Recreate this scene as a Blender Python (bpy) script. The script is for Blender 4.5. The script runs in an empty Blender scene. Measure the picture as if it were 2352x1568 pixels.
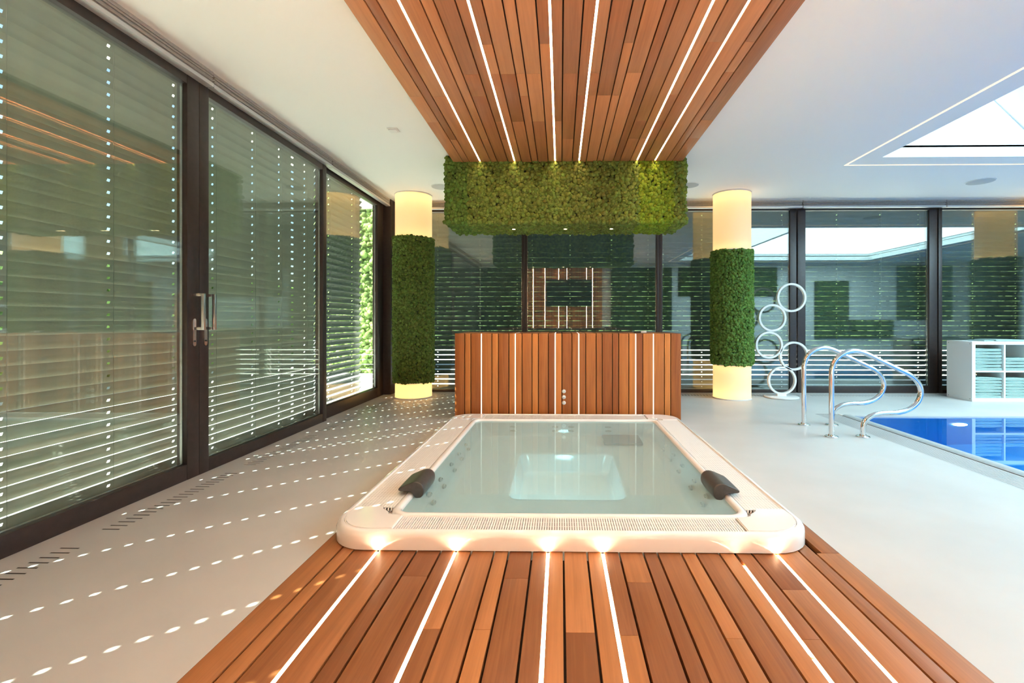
import bpy, bmesh, math, random
import numpy as np
from mathutils import Matrix, Vector

S = bpy.context.scene
COL = S.collection
rnd = random.Random(7)
R = math.radians

# ------------------------------------------------------------------ camera
FPX = 1070.0
cam = bpy.data.cameras.new('camera')
cam.sensor_fit = 'HORIZONTAL'; cam.sensor_width = 36.0
cam.lens = FPX / 2352 * 36.0
cam.shift_x = -(1269 - 1176) / 2352
cam.shift_y = (736 - 784) / 2352
cam.clip_start = 0.05; cam.clip_end = 200
camo = bpy.data.objects.new('camera', cam); COL.objects.link(camo)
camo.location = (0, 0, 1.03); camo.rotation_euler = (R(90), 0, R(1.0))
S.camera = camo

# ------------------------------------------------------------------ sky, sun, daylight, exposure
S.view_settings.view_transform = 'Standard'; S.view_settings.look = 'None'
S.view_settings.gamma = 1.0; S.view_settings.use_curve_mapping = False
S.view_settings.exposure = 1.55
S.cycles.transparent_max_bounces = 14
S.cycles.max_bounces = 8
S.cycles.transmission_bounces = 6
S.cycles.caustics_reflective = False
W = bpy.data.worlds.new('sky'); S.world = W; W.use_nodes = True
nt = W.node_tree; nt.nodes.clear()
sk = nt.nodes.new('ShaderNodeTexSky'); sk.sky_type = 'NISHITA'; sk.sun_disc = False
sk.sun_elevation = R(44); sk.sun_rotation = R(230)
bg = nt.nodes.new('ShaderNodeBackground'); bg.inputs[1].default_value = 0.16
wo = nt.nodes.new('ShaderNodeOutputWorld')
nt.links.new(sk.outputs[0], bg.inputs[0]); nt.links.new(bg.outputs[0], wo.inputs[0])

sun = bpy.data.lights.new('sun', 'SUN'); sun.energy = 16.0; sun.angle = R(0.36); sun.color = (1, .96, .9)
suno = bpy.data.objects.new('sun', sun); COL.objects.link(suno)
sd = Vector((.775, .632, -.966)).normalized()
suno.rotation_euler = sd.to_track_quat('-Z', 'Y').to_euler()

def area(name, loc, direction, sx, sy, power, color):
    l = bpy.data.lights.new(name, 'AREA'); l.shape = 'RECTANGLE'; l.size = sx; l.size_y = sy
    l.energy = power; l.color = color
    o = bpy.data.objects.new(name, l); COL.objects.link(o); o.location = loc
    o.rotation_euler = Vector(direction).to_track_quat('-Z', 'Y').to_euler()
    return o
# daylight entering through the roof light over the pool
DAY = (.62, .92, 1.02)
area('daylight_flat', (6.73, 2.59, 2.895), (0, 0, -1), 3.7, 4.56, 205, DAY)
a2 = area('daylight_slope', (4.095, 2.59, 3.665), (-.7, 0, -.72), 2.12, 4.56, 70, DAY)
a2.rotation_euler = (0, R(45), 0)

# ------------------------------------------------------------------ materials
def mat(name):
    m = bpy.data.materials.new(name); m.use_nodes = True
    n = m.node_tree.nodes; n.clear()
    o = n.new('ShaderNodeOutputMaterial')
    return m, n, m.node_tree.links, o

def principled(name, col, rough=.5, metal=0, spec=.5, noise=0, nscale=20, bump=0, bscale=200, coat=0):
    m, n, l, o = mat(name)
    b = n.new('ShaderNodeBsdfPrincipled'); l.new(b.outputs[0], o.inputs[0])
    b.inputs['Base Color'].default_value = (*col, 1); b.inputs['Roughness'].default_value = rough
    b.inputs['Metallic'].default_value = metal; b.inputs['Specular IOR Level'].default_value = spec
    b.inputs['Coat Weight'].default_value = coat
    tc = n.new('ShaderNodeTexCoord')
    if noise:
        t = n.new('ShaderNodeTexNoise'); t.inputs['Scale'].default_value = nscale; t.inputs['Detail'].default_value = 6
        l.new(tc.outputs['Object'], t.inputs[0])
        mx = n.new('ShaderNodeMixRGB'); mx.blend_type = 'MULTIPLY'; mx.inputs[0].default_value = 1
        mx.inputs[1].default_value = (*col, 1)
        rr = n.new('ShaderNodeMapRange'); rr.inputs['From Min'].default_value = .3; rr.inputs['From Max'].default_value = .7
        rr.inputs['To Min'].default_value = 1 - noise; rr.inputs['To Max'].default_value = 1 + noise
        l.new(t.outputs[0], rr.inputs[0]); l.new(rr.outputs[0], mx.inputs[2]); l.new(mx.outputs[0], b.inputs['Base Color'])
    if bump:
        t2 = n.new('ShaderNodeTexNoise'); t2.inputs['Scale'].default_value = bscale; t2.inputs['Detail'].default_value = 4
        l.new(tc.outputs['Object'], t2.inputs[0])
        bp = n.new('ShaderNodeBump'); bp.inputs['Strength'].default_value = bump; bp.inputs['Distance'].default_value = .005
        l.new(t2.outputs[0], bp.inputs['Height']); l.new(bp.outputs[0], b.inputs['Normal'])
    return m

def emission(name, col, s):
    m, n, l, o = mat(name)
    e = n.new('ShaderNodeEmission'); e.inputs[0].default_value = (*col, 1); e.inputs[1].default_value = s
    l.new(e.outputs[0], o.inputs[0]); return m

def wood(name, axis, dark=(.21, .070, .022), light=(.47, .19, .064), rough=.42):
    m, n, l, o = mat(name)
    b = n.new('ShaderNodeBsdfPrincipled'); l.new(b.outputs[0], o.inputs[0])
    b.inputs['Roughness'].default_value = rough; b.inputs['Specular IOR Level'].default_value = .45
    tc = n.new('ShaderNodeTexCoord'); oi = n.new('ShaderNodeObjectInfo')
    sc = [22, 22, 22]; sc[axis] = .9
    add = n.new('ShaderNodeVectorMath'); add.operation = 'ADD'
    mul = n.new('ShaderNodeVectorMath'); mul.operation = 'SCALE'; mul.inputs['Scale'].default_value = 37.0
    cv = n.new('ShaderNodeCombineXYZ')
    for i in range(3): l.new(oi.outputs['Random'], cv.inputs[i])
    l.new(cv.outputs[0], mul.inputs[0]); l.new(tc.outputs['Object'], add.inputs[0]); l.new(mul.outputs[0], add.inputs[1])
    mp = n.new('ShaderNodeMapping'); mp.inputs['Scale'].default_value = sc; l.new(add.outputs[0], mp.inputs[0])
    t = n.new('ShaderNodeTexNoise'); t.inputs['Scale'].default_value = 1.6; t.inputs['Detail'].default_value = 5
    t.inputs['Distortion'].default_value = .8; l.new(mp.outputs[0], t.inputs[0])
    sc2 = [160, 160, 160]; sc2[axis] = 5
    mp2 = n.new('ShaderNodeMapping'); mp2.inputs['Scale'].default_value = sc2; l.new(add.outputs[0], mp2.inputs[0])
    t2 = n.new('ShaderNodeTexNoise'); t2.inputs['Scale'].default_value = 1.0; t2.inputs['Detail'].default_value = 3
    l.new(mp2.outputs[0], t2.inputs[0])
    # blend: board tone + broad figure + fine pores
    f1 = n.new('ShaderNodeMath'); f1.operation = 'MULTIPLY_ADD'; f1.inputs[1].default_value = .85; f1.inputs[2].default_value = -.24
    l.new(oi.outputs['Random'], f1.inputs[0])
    f2 = n.new('ShaderNodeMath'); f2.operation = 'MULTIPLY_ADD'; f2.inputs[1].default_value = .75
    l.new(t.outputs[0], f2.inputs[0]); l.new(f1.outputs[0], f2.inputs[2])
    f3 = n.new('ShaderNodeMath'); f3.operation = 'MULTIPLY_ADD'; f3.inputs[1].default_value = .4
    l.new(t2.outputs[0], f3.inputs[0]); l.new(f2.outputs[0], f3.inputs[2])
    f4 = n.new('ShaderNodeMath'); f4.operation = 'SUBTRACT'; f4.inputs[1].default_value = .3; l.new(f3.outputs[0], f4.inputs[0])
    cr = n.new('ShaderNodeValToRGB'); l.new(f4.outputs[0], cr.inputs[0])
    cr.color_ramp.elements[0].position = .05; cr.color_ramp.elements[0].color = (*dark, 1)
    cr.color_ramp.elements[1].position = .95; cr.color_ramp.elements[1].color = (*light, 1)
    l.new(cr.outputs[0], b.inputs['Base Color'])
    bp = n.new('ShaderNodeBump'); bp.inputs['Strength'].default_value = .08; bp.inputs['Distance'].default_value = .003
    l.new(t2.outputs[0], bp.inputs['Height']); l.new(bp.outputs[0], b.inputs['Normal'])
    return m

def schlick(n, l, f0, gain=1.0):
    lw = n.new('ShaderNodeLayerWeight'); lw.inputs[0].default_value = .5
    p = n.new('ShaderNodeMath'); p.operation = 'POWER'; p.inputs[1].default_value = 5; l.new(lw.outputs['Facing'], p.inputs[0])
    q = n.new('ShaderNodeMath'); q.operation = 'MULTIPLY_ADD'; q.inputs[1].default_value = (1 - f0) * gain; q.inputs[2].default_value = f0 * gain
    q.use_clamp = True; l.new(p.outputs[0], q.inputs[0]); return q.outputs[0]

def glass(name, tint, f0=.075):
    m, n, l, o = mat(name)
    t = n.new('ShaderNodeBsdfTransparent'); t.inputs[0].default_value = (*tint, 1)
    g = n.new('ShaderNodeBsdfGlossy'); g.inputs['Roughness'].default_value = 0.0
    mx = n.new('ShaderNodeMixShader'); l.new(schlick(n, l, f0), mx.inputs[0]); l.new(t.outputs[0], mx.inputs[1]); l.new(g.outputs[0], mx.inputs[2])
    l.new(mx.outputs[0], o.inputs[0]); return m

def water(name, tint, milk, milkcol, bump, bscale):
    m, n, l, o = mat(name)
    g = n.new('ShaderNodeBsdfGlass'); g.inputs['Color'].default_value = (*tint, 1); g.inputs['IOR'].default_value = 1.33; g.inputs['Roughness'].default_value = 0.0
    d = n.new('ShaderNodeBsdfDiffuse'); d.inputs[0].default_value = (*milkcol, 1)
    mx = n.new('ShaderNodeMixShader'); mx.inputs[0].default_value = milk
    l.new(g.outputs[0], mx.inputs[1]); l.new(d.outputs[0], mx.inputs[2]); l.new(mx.outputs[0], o.inputs[0])
    tc = n.new('ShaderNodeTexCoord'); t = n.new('ShaderNodeTexNoise'); t.inputs['Scale'].default_value = bscale; t.inputs['Detail'].default_value = 1
    l.new(tc.outputs['Object'], t.inputs[0])
    bp = n.new('ShaderNodeBump'); bp.inputs['Strength'].default_value = bump; bp.inputs['Distance'].default_value = .01
    l.new(t.outputs[0], bp.inputs['Height']); l.new(bp.outputs[0], g.inputs['Normal'])
    return m

def mossmat(name, tint):
    m, n, l, o = mat(name)
    b = n.new('ShaderNodeBsdfPrincipled'); l.new(b.outputs[0], o.inputs[0]); b.inputs['Roughness'].default_value = .9
    b.inputs['Specular IOR Level'].default_value = .15
    at = n.new('ShaderNodeAttribute'); at.attribute_name = 'tone'
    tc = n.new('ShaderNodeTexCoord'); t = n.new('ShaderNodeTexNoise'); t.inputs['Scale'].default_value = 260; t.inputs['Detail'].default_value = 3
    l.new(tc.outputs['Object'], t.inputs[0])
    rr = n.new('ShaderNodeMapRange'); rr.inputs['From Min'].default_value = .3; rr.inputs['From Max'].default_value = .7
    rr.inputs['To Min'].default_value = .55; rr.inputs['To Max'].default_value = 1.4; l.new(t.outputs[0], rr.inputs[0])
    m1 = n.new('ShaderNodeMixRGB'); m1.blend_type = 'MULTIPLY'; m1.inputs[0].default_value = 1; m1.inputs[2].default_value = (*tint, 1)
    l.new(at.outputs['Color'], m1.inputs[1])
    m2 = n.new('ShaderNodeMixRGB'); m2.blend_type = 'MULTIPLY'; m2.inputs[0].default_value = 1
    l.new(m1.outputs[0], m2.inputs[1]); l.new(rr.outputs[0], m2.inputs[2]); l.new(m2.outputs[0], b.inputs['Base Color'])
    bp = n.new('ShaderNodeBump'); bp.inputs['Strength'].default_value = .8; bp.inputs['Distance'].default_value = .004
    l.new(t.outputs[0], bp.inputs['Height']); l.new(bp.outputs[0], b.inputs['Normal'])
    return m

def shade(name, col):
    m, n, l, o = mat(name)
    t = n.new('ShaderNodeBsdfTranslucent'); t.inputs[0].default_value = (*col, 1)
    d = n.new('ShaderNodeBsdfDiffuse'); d.inputs[0].default_value = (.85, .82, .76, 1)
    mx = n.new('ShaderNodeMixShader'); mx.inputs[0].default_value = .42
    l.new(t.outputs[0], mx.inputs[1]); l.new(d.outputs[0], mx.inputs[2]); l.new(mx.outputs[0], o.inputs[0]); return m

WARM = (1.0, .68, .42)
M = dict(
    floor=principled('floor_microcement', (.54, .53, .51), .42, noise=.05, nscale=2.2, bump=.02, bscale=60, spec=.4),
    white=principled('white_paint', (.87, .87, .85), .7),
    wall=principled('wall_paint', (.78, .78, .75), .75),
    woodY=wood('wood_deck', 1), woodC=wood('wood_ceiling', 1, (.33, .115, .045), (.62, .26, .105)), woodZ=wood('wood_upright', 2, (.28, .078, .018), (.66, .245, .06)),
    dark=principled('dark_void', (.03, .02, .015), .8),
    frame=principled('bronze_frame', (.032, .021, .019), .38, noise=.2, nscale=30),
    glass=glass('window_glass', (.93, .97, .94)),
    steel=principled('brushed_steel', (.62, .62, .62), .25, metal=1),
    chrome=principled('polished_steel', (.80, .80, .80), .07, metal=1),
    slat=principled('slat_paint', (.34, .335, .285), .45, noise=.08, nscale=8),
    slat_shaded=principled('slat_painted_shade', (.13, .15, .155), .3, noise=.08, nscale=8),  # darker copy of the slat colour, shade on these blinds painted in
    cord=principled('cord', (.25, .25, .22), .7),
    pleat=principled('pleat_fabric', (.42, .40, .37), .85, noise=.1, nscale=40),
    rail=principled('blind_rail', (.60, .60, .61), .35, metal=.4),
    acrylic=principled('white_acrylic', (.86, .84, .82), .12, spec=.5, coat=.3),
    grate=principled('white_grate', (.80, .785, .76), .45),
    pillow=principled('charcoal_foam', (.055, .052, .05), .35, noise=.15, nscale=60, bump=.1, bscale=300),
    jet=principled('jet_plastic', (.60, .57, .52), .35),
    tubwater=water('spa_water', (.77, .97, .99), .22, (.66, .88, .90), .05, 2.5),
    poolwater=water('pool_water', (.86, .96, 1.0), .0, (.5, .7, .8), .012, 1.2),
    poolliner=principled('pool_liner', (.018, .27, .70), .4),
    coping=principled('pool_coping', (.36, .38, .38), .5, noise=.08, nscale=30),
    bar=principled('grate_bar', (.50, .51, .51), .5),
    led=emission('led_warm', WARM, 29), leddeck=emission('led_deck', WARM, 40), ledb=emission('led_front', (1, .80, .66), .5),
    cove=emission('led_cove', (1, .84, .66), .45),
    lampcore=emission('lamp_core', (1, .62, .28), 1.05), lampring=emission('lamp_ring_light', (1, .62, .28), 5), shade=shade('lamp_shade', (.98, .86, .62)),
    well=principled('well_paint', (.78, .79, .79), .8),
    ring=principled('lamp_ring', (.75, .73, .70), .5),
    moss=mossmat('moss_cushion', (1, 1, 1)), mossback=principled('moss_backing', (.02, .03, .008), .9),
    tv=principled('tv_screen', (.008, .008, .009), .12), tvbez=principled('tv_bezel', (.012, .012, .012), .4),
    towel=principled('towel_terry', (.36, .50, .47), .95, bump=.5, bscale=500),
    shelfw=principled('shelf_laminate', (.80, .82, .81), .4), peg=principled('peg_cover', (.25, .25, .25), .5),
    sculpt=principled('white_lacquer', (.80, .80, .79), .3),
    speaker=principled('speaker_grille', (.50, .51, .51), .7),
    plastic=principled('white_plastic', (.78, .78, .77), .35), grey=principled('grey_pad', (.20, .19, .18), .5),
    ground=principled('terrace_gravel', (.62, .61, .57), .9, noise=.3, nscale=40),
    leaf=mossmat('hedge_leaf', (1, 1, 1)), opal=principled('opal_pane', (.9, .93, .95), .4),
    poollamp=emission('pool_lamp', (1, .95, .85), 6), spot=emission('spot_lens', (1, .75, .4), 5),
    spafill=emission('spa_fill_glow', (.50, .95, 1), 14),  # glow of a lamp added to brighten the spa interior
    slot=principled('slot_shadow', (.10, .085, .07), .8),
)

# ------------------------------------------------------------------ mesh helpers
def link(name, me, m, parent=None, smooth=False, angle=35):
    o = bpy.data.objects.new(name, me); COL.objects.link(o)
    if m is not None: me.materials.append(m)
    if smooth:
        me.polygons.foreach_set('use_smooth', [True] * len(me.polygons))
        me.set_sharp_from_angle(angle=R(angle))
    if parent is not None: attach(o, parent)
    return o

def root_loc(p):
    v = Vector(p.location)
    return v

def attach(o, parent):
    o.parent = parent
    v = Vector((0, 0, 0)); q = parent
    while q is not None:
        v += Vector(q.location); q = q.parent
    o.matrix_parent_inverse = Matrix.Translation(-v) if parent.parent is None else Matrix.Identity(4)

def pyd(name, vs, fs, m, parent=None, smooth=False, angle=35):
    me = bpy.data.meshes.new(name); me.from_pydata([tuple(v) for v in vs], [], fs); me.update()
    return link(name, me, m, parent, smooth, angle)

BF = [(0, 3, 2, 1), (4, 5, 6, 7), (0, 1, 5, 4), (1, 2, 6, 5), (2, 3, 7, 6), (3, 0, 4, 7)]
def bxv(x0, x1, y0, y1, z0, z1):
    return [(x0, y0, z0), (x1, y0, z0), (x1, y1, z0), (x0, y1, z0), (x0, y0, z1), (x1, y0, z1), (x1, y1, z1), (x0, y1, z1)]

class MB:
    def __init__(s): s.v = []; s.f = []
    def add(s, vs, fs):
        k = len(s.v); s.v += list(vs); s.f += [tuple(i + k for i in f) for f in fs]; return s
    def box(s, *a): return s.add(bxv(*a), BF)
    def build(s, name, m, parent=None, smooth=False, angle=35): return pyd(name, s.v, s.f, m, parent, smooth, angle)

def box(name, x0, x1, y0, y1, z0, z1, m, parent=None, bevel=0):
    if not bevel: return pyd(name, bxv(x0, x1, y0, y1, z0, z1), BF, m, parent)
    bm = bmesh.new(); vv = [bm.verts.new(v) for v in bxv(x0, x1, y0, y1, z0, z1)]
    for f in BF: bm.faces.new([vv[i] for i in f])
    bmesh.ops.bevel(bm, geom=bm.edges[:], offset=bevel, segments=2, profile=.6, affect='EDGES', clamp_overlap=True)
    me = bpy.data.meshes.new(name); bm.to_mesh(me); bm.free()
    return link(name, me, m, parent, True, 40)

def lathe(name, cx, cy, prof, m, parent=None, n=48, smooth=True, caps=True):
    vs = []; fs = []
    for r, z in prof:
        for i in range(n):
            a = 2 * math.pi * i / n; vs.append((cx + r * math.cos(a), cy + r * math.sin(a), z))
    for k in range(len(prof) - 1):
        for i in range(n):
            j = (i + 1) % n; fs.append((k * n + i, k * n + j, (k + 1) * n + j, (k + 1) * n + i))
    if caps:
        fs.append(tuple(range(n))[::-1]); k = (len(prof) - 1) * n; fs.append(tuple(range(k, k + n)))
    return pyd(name, vs, fs, m, parent, smooth, 40)

def loft(loops, closed=True, cap0=True, cap1=True):
    n = len(loops[0]); vs = [p for L in loops for p in L]; fs = []
    for k in range(len(loops) - 1):
        for i in range(n if closed else n - 1):
            j = (i + 1) % n; fs.append((k * n + i, k * n + j, (k + 1) * n + j, (k + 1) * n + i))
    if cap0: fs.append(tuple(range(n))[::-1])
    if cap1: k = (len(loops) - 1) * n; fs.append(tuple(range(k, k + n)))
    return vs, fs

def rrect(x0, x1, y0, y1, r, z, n=8):
    pts = []
    for cx, cy, a0 in ((x1 - r, y0 + r, -90), (x1 - r, y1 - r, 0), (x0 + r, y1 - r, 90), (x0 + r, y0 + r, 180)):
        for i in range(n + 1):
            a = R(a0 + 90 * i / n); pts.append((cx + r * math.cos(a), cy + r * math.sin(a), z))
    return pts

def catmull(P, k=6):
    P = [Vector(p) for p in P]; out = []
    for i in range(len(P) - 1):
        p0 = P[max(i - 1, 0)]; p1 = P[i]; p2 = P[i + 1]; p3 = P[min(i + 2, len(P) - 1)]
        for s in range(k):
            t = s / k
            out.append(.5 * ((2 * p1) + (p2 - p0) * t + (2 * p0 - 5 * p1 + 4 * p2 - p3) * t * t + (3 * p1 - p0 - 3 * p2 + p3) * t ** 3))
    out.append(P[-1]); return out

def tube(name, path, r, m, parent=None, n=14):
    path = [Vector(p) for p in path]; loops = []; up = None
    for i, p in enumerate(path):
        t = (path[min(i + 1, len(path) - 1)] - path[max(i - 1, 0)]).normalized()
        if up is None:
            up = t.orthogonal().normalized()
        up = (up - t * up.dot(t)).normalized(); sd_ = t.cross(up)
        loops.append([tuple(p + up * r * math.cos(2 * math.pi * k / n) + sd_ * r * math.sin(2 * math.pi * k / n)) for k in range(n)])
    vs, fs = loft(loops); return pyd(name, vs, fs, m, parent, True, 50)

def tag(o, label, cat=None, group=None, kind=None):
    o['label'] = label
    if cat: o['category'] = cat
    if group: o['group'] = group
    if kind: o['kind'] = kind
    return o

def thing(name, loc, label, cat, group=None, kind=None):
    o = bpy.data.objects.new(name, None); COL.objects.link(o); o.location = loc; o.empty_display_size = .1
    return tag(o, label, cat, group, kind)

# blobs (moss cushions, leaves): one mesh of many small rough balls
def ico(sub):
    bm = bmesh.new(); bmesh.ops.create_icosphere(bm, subdivisions=sub, radius=1); bm.verts.ensure_lookup_table()
    v = np.array([x.co[:] for x in bm.verts], dtype=np.float32); f = np.array([[q.index for q in x.verts] for x in bm.faces], dtype=np.int32); bm.free(); return v, f
ICO1, ICO2 = ico(1), ico(2)
def blobs(name, P, rad, tones, m, parent, seed=0, base=ICO2, rough=.25, squash=1.0):
    g = np.random.default_rng(seed); bv, bf = base; n = len(P); k = len(bv)
    ang = g.uniform(0, 6.283, (n, 1)); ca, sa = np.cos(ang), np.sin(ang)
    V = np.repeat(bv[None], n, 0)
    x = V[:, :, 0] * ca - V[:, :, 1] * sa; y = V[:, :, 0] * sa + V[:, :, 1] * ca
    x2 = x; y2 = y * np.cos(ang * 1.7) - V[:, :, 2] * np.sin(ang * 1.7); z2 = y * np.sin(ang * 1.7) + V[:, :, 2] * np.cos(ang * 1.7)
    V = np.stack([x2, y2, z2], 2) * (1 + g.uniform(-rough, rough, (n, k, 1)))
    V = V * rad[:, None, None] + P[:, None, :]
    F = (bf[None] + (np.arange(n) * k)[:, None, None]).reshape(-1, 3)
    me = bpy.data.meshes.new(name); me.vertices.add(n * k); me.vertices.foreach_set('co', V.reshape(-1).astype(np.float32))
    me.loops.add(F.size); me.loops.foreach_set('vertex_index', F.reshape(-1).astype(np.int32))
    me.polygons.add(len(F)); me.polygons.foreach_set('loop_start', np.arange(0, F.size, 3, dtype=np.int32))
    me.polygons.foreach_set('use_smooth', np.ones(len(F), dtype=bool))
    me.update()
    a = me.color_attributes.new('tone', 'FLOAT_COLOR', 'POINT')
    c = np.ones((n, k, 4), dtype=np.float32); c[:, :, :3] = tones[:, None, :] * (1 + g.uniform(-.12, .12, (n, k, 1)))
    a.data.foreach_set('color', c.reshape(-1))
    o = link(name, me, m, parent); o['kind'] = 'stuff'; return o

def jgrid(u0, u1, v0, v1, s, g):
    us = np.arange(u0, u1 + s * .5, s); vs = np.arange(v0, v1 + s * .5, s * .87); out = []
    for i, v in enumerate(vs):
        q = np.stack([us + (s / 2 if i % 2 else 0), np.full_like(us, v)], 1); out.append(q)
    q = np.concatenate(out); return q + g.uniform(-s * .35, s * .35, q.shape)

# ================================================================== STRUCTURE
H = 2.72
XL, XR, YB, YF = -2.46, 12.0, 6.70, -0.45       # left glazing, right wall, back glazing, wall behind the viewer
DX0, DX1 = -1.093, 1.234                        # wooden strip
PX0, PX1, PY0, PY1 = 3.05, 11.0, -.15, 5.10     # pool

# slots in the floor along the glazing
slotsL = []
for g0 in (.20, 1.23, 2.263, 3.293, 4.323, 5.353):
    for i in range(21):
        y = g0 + .042 * i
        if -.3 < y < 6.25: slotsL.append((-2.265, -2.178, y - .004, y + .004))
slotsB = []
for g0 in (-1.7, -.67, .36, 1.39, 2.42, 3.45, 4.48):
    for i in range(21):
        x = g0 + .042 * i; slotsB.append((x - .004, x + .004, 6.42, 6.507))

def region(mb, x0, x1, y0, y1, holes, z):
    xs = sorted({x0, x1, *[min(max(h[k], x0), x1) for h in holes for k in (0, 1)]})
    ys = sorted({y0, y1, *[min(max(h[k], y0), y1) for h in holes for k in (2, 3)]})
    idx = {}
    def V(x, y):
        if (x, y) not in idx: idx[(x, y)] = len(mb.v); mb.v.append((x, y, z))
        return idx[(x, y)]
    for i in range(len(xs) - 1):
        for j in range(len(ys) - 1):
            cx, cy = (xs[i] + xs[i + 1]) / 2, (ys[j] + ys[j + 1]) / 2
            if any(h[0] < cx < h[1] and h[2] < cy < h[3] for h in holes): continue
            mb.f.append((V(xs[i], ys[j]), V(xs[i + 1], ys[j]), V(xs[i + 1], ys[j + 1]), V(xs[i], ys[j + 1])))
fl = MB()
region(fl, -2.9, -2.1, YF, 6.35, slotsL, 0)
region(fl, -2.9, XR, 6.35, 6.95, slotsB, 0)
region(fl, -2.1, XR, YF, 6.35, [(DX0, DX1, YF, 4.79), (2.81, PX1, PY0, PY1), (2.81, 3.06, 5.0, 5.19)], 0)
floor = tag(fl.build('floor', M['floor']), 'pale grey seamless floor around spa and pool', 'floor', kind='structure')
# the slots themselves: small open troughs below floor level
def trough(w, d, dep):
    v = bxv(-w / 2, w / 2, -d / 2, d / 2, -dep, 0)
    return v, [(0, 1, 2, 3), (0, 4, 5, 1), (1, 5, 6, 2), (2, 6, 7, 3), (3, 7, 4, 0)]
tmL = bpy.data.meshes.new('vent_slot'); tmL.from_pydata(*[trough(.087, .008, .02)[0], [], trough(.087, .008, .02)[1]]); tmL.materials.append(M['slot'])
tmB = bpy.data.meshes.new('vent_slot'); tmB.from_pydata(*[trough(.008, .087, .02)[0], [], trough(.008, .087, .02)[1]]); tmB.materials.append(M['slot'])
for sl, me in ((slotsL, tmL), (slotsB, tmB)):
    for h in sl:
        o = bpy.data.objects.new('vent_slot', me); COL.objects.link(o); o.location = ((h[0] + h[1]) / 2, (h[2] + h[3]) / 2, 0); o.parent = floor

# ceiling slab with roof-light opening
SX0, SX1, SY0, SY1 = 3.33, 8.6, .30, 4.88
ce = MB()
for (a, b, c, d) in ((-3.0, SX0, YF - .2, 7.0), (SX1, XR + .2, YF - .2, 7.0), (SX0, SX1, YF - .2, SY0), (SX0, SX1, SY1, 7.0)):
    ce.box(a, b, c, d, H, H + .12)
ceiling = tag(ce.build('ceiling', M['white']), 'smooth white ceiling with roof-light opening above pool', 'ceiling', kind='structure')
# roof light
sky_l = thing('skylight', (5.9, 2.6, H), 'white roof light well with sloping pane above the blue pool', 'skylight', kind='structure')
def gable(y0, y1, nm):
    P = [(SX0, H + .1), (SX1, H + .1), (SX1, 2.93), (4.86, 2.93), (SX0 - .02, 4.46), (SX0 - .02, H + .1)]
    vs = [(x, y0, z) for x, z in P] + [(x, y1, z) for x, z in P]; n = len(P)
    fs = [tuple(range(n)), tuple(range(n, 2 * n))[::-1]] + [(i, i + n, (i + 1) % n + n, (i + 1) % n) for i in range(n)]
    pyd(nm, vs, fs, M['well'], sky_l)
gable(SY1, SY1 + .06, 'end_wall'); gable(SY0 - .06, SY0, 'end_wall')
box('side_wall', SX0 - .06, SX0, SY0, SY1, H + .11, 4.46, M['white'], sky_l)
box('side_wall', SX1, SX1 + .06, SY0, SY1, H + .11, 2.95, M['white'], sky_l)
box('pane', 4.86, SX1, SY0, SY1, 2.90, 2.92, M['opal'], sky_l)
pyd('pane', [(SX0 - .05, SY0, 4.46), (SX0 - .05, SY1, 4.46), (4.88, SY1, 2.90), (4.88, SY0, 2.90), (SX0 - .05, SY0, 4.48), (SX0 - .05, SY1, 4.48), (4.88, SY1, 2.92), (4.88, SY0, 2.92)], BF, M['opal'], sky_l)
# light line in the ceiling around the roof light
cv = thing('cove_light', (5.9, 2.6, H), 'thin rectangular light line set in white ceiling around roof light', 'light')
LX0, LX1, LY0, LY1, LW = 3.085, 8.85, .02, 5.13, .022
for (a, b, c, d) in ((LX0, LX0 + LW, LY0, LY1), (LX1 - LW, LX1, LY0, LY1), (LX0 + LW, LX1 - LW, LY0, LY0 + LW), (LX0 + LW, LX1 - LW, LY1 - LW, LY1)):
    box('light_strip', a, b, c, d, H - .004, H + .002, M['cove'], cv)

tag(box('wall_rear', -3.0, XR + .2, YF - .2, YF, -.1, H + .02, M['wall']), 'white wall behind the viewpoint seen reflected in the glass', 'wall', kind='structure')
tag(box('wall_right', XR, XR + .2, YF, 7.0, -.1, H + .02, M['wall']), 'white wall at far right end of pool room', 'wall', kind='structure')

# ---- pool
ps = MB()
ps.add([(PX0 + .10, PY0, -.02), (PX1, PY0, -.02), (PX1, PY1, -.02), (PX0 + .10, PY1, -.02), (PX0 + .10, PY0, -1.35), (PX1, PY0, -1.35), (PX1, PY1, -1.35), (PX0 + .10, PY1, -1.35)],
       [(0, 1, 5, 4), (1, 2, 6, 5), (2, 3, 7, 6), (3, 0, 4, 7), (4, 5, 6, 7)])
pool = thing('swimming_pool', (5, 2.5, 0), 'blue swimming pool with still water at right', 'pool', kind='structure')
ps.build('pool_shell', M['poolliner'], pool)
box('far_edge', PX0 + .1, PX1, PY1 - .003, PY1 + .02, -.04, -.0005, M['floor'], pool)
pyd('water_surface', [(PX0 + .1, PY0, -.014), (PX1, PY0, -.014), (PX1, PY1 - .004, -.014), (PX0 + .1, PY1 - .004, -.014)], [(0, 1, 2, 3)], M['poolwater'], pool)
cop = MB(); vs, fs = loft([[(x, y, z) for x, z in ((PX0, -.06), (PX0, .004), (PX0 + .02, .014), (PX0 + .08, .014), (PX0 + .10, .002), (PX0 + .10, -.06))] for y in (PY0, PY1)])
cop.add(vs, fs); cop.build('coping', M['coping'], pool, True)
pl = lathe('pool_lamp', 0, 0, [(.001, .012), (.07, .012), (.075, 0)], M['poollamp'], pool, 32)
pl.matrix_parent_inverse = Matrix.Identity(4); pl.rotation_euler = (R(90), 0, 0); pl.location = (4.30 - 5, PY1 - .008 - 2.5, -.42)
gr = thing('drain_grate', (2.93, 2.5, 0), 'grey slatted overflow grate along the near pool edge', 'grate')
box('trench', 2.81, 3.05, PY0, 5.19, -.06, -.045, M['slot'], gr)
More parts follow.
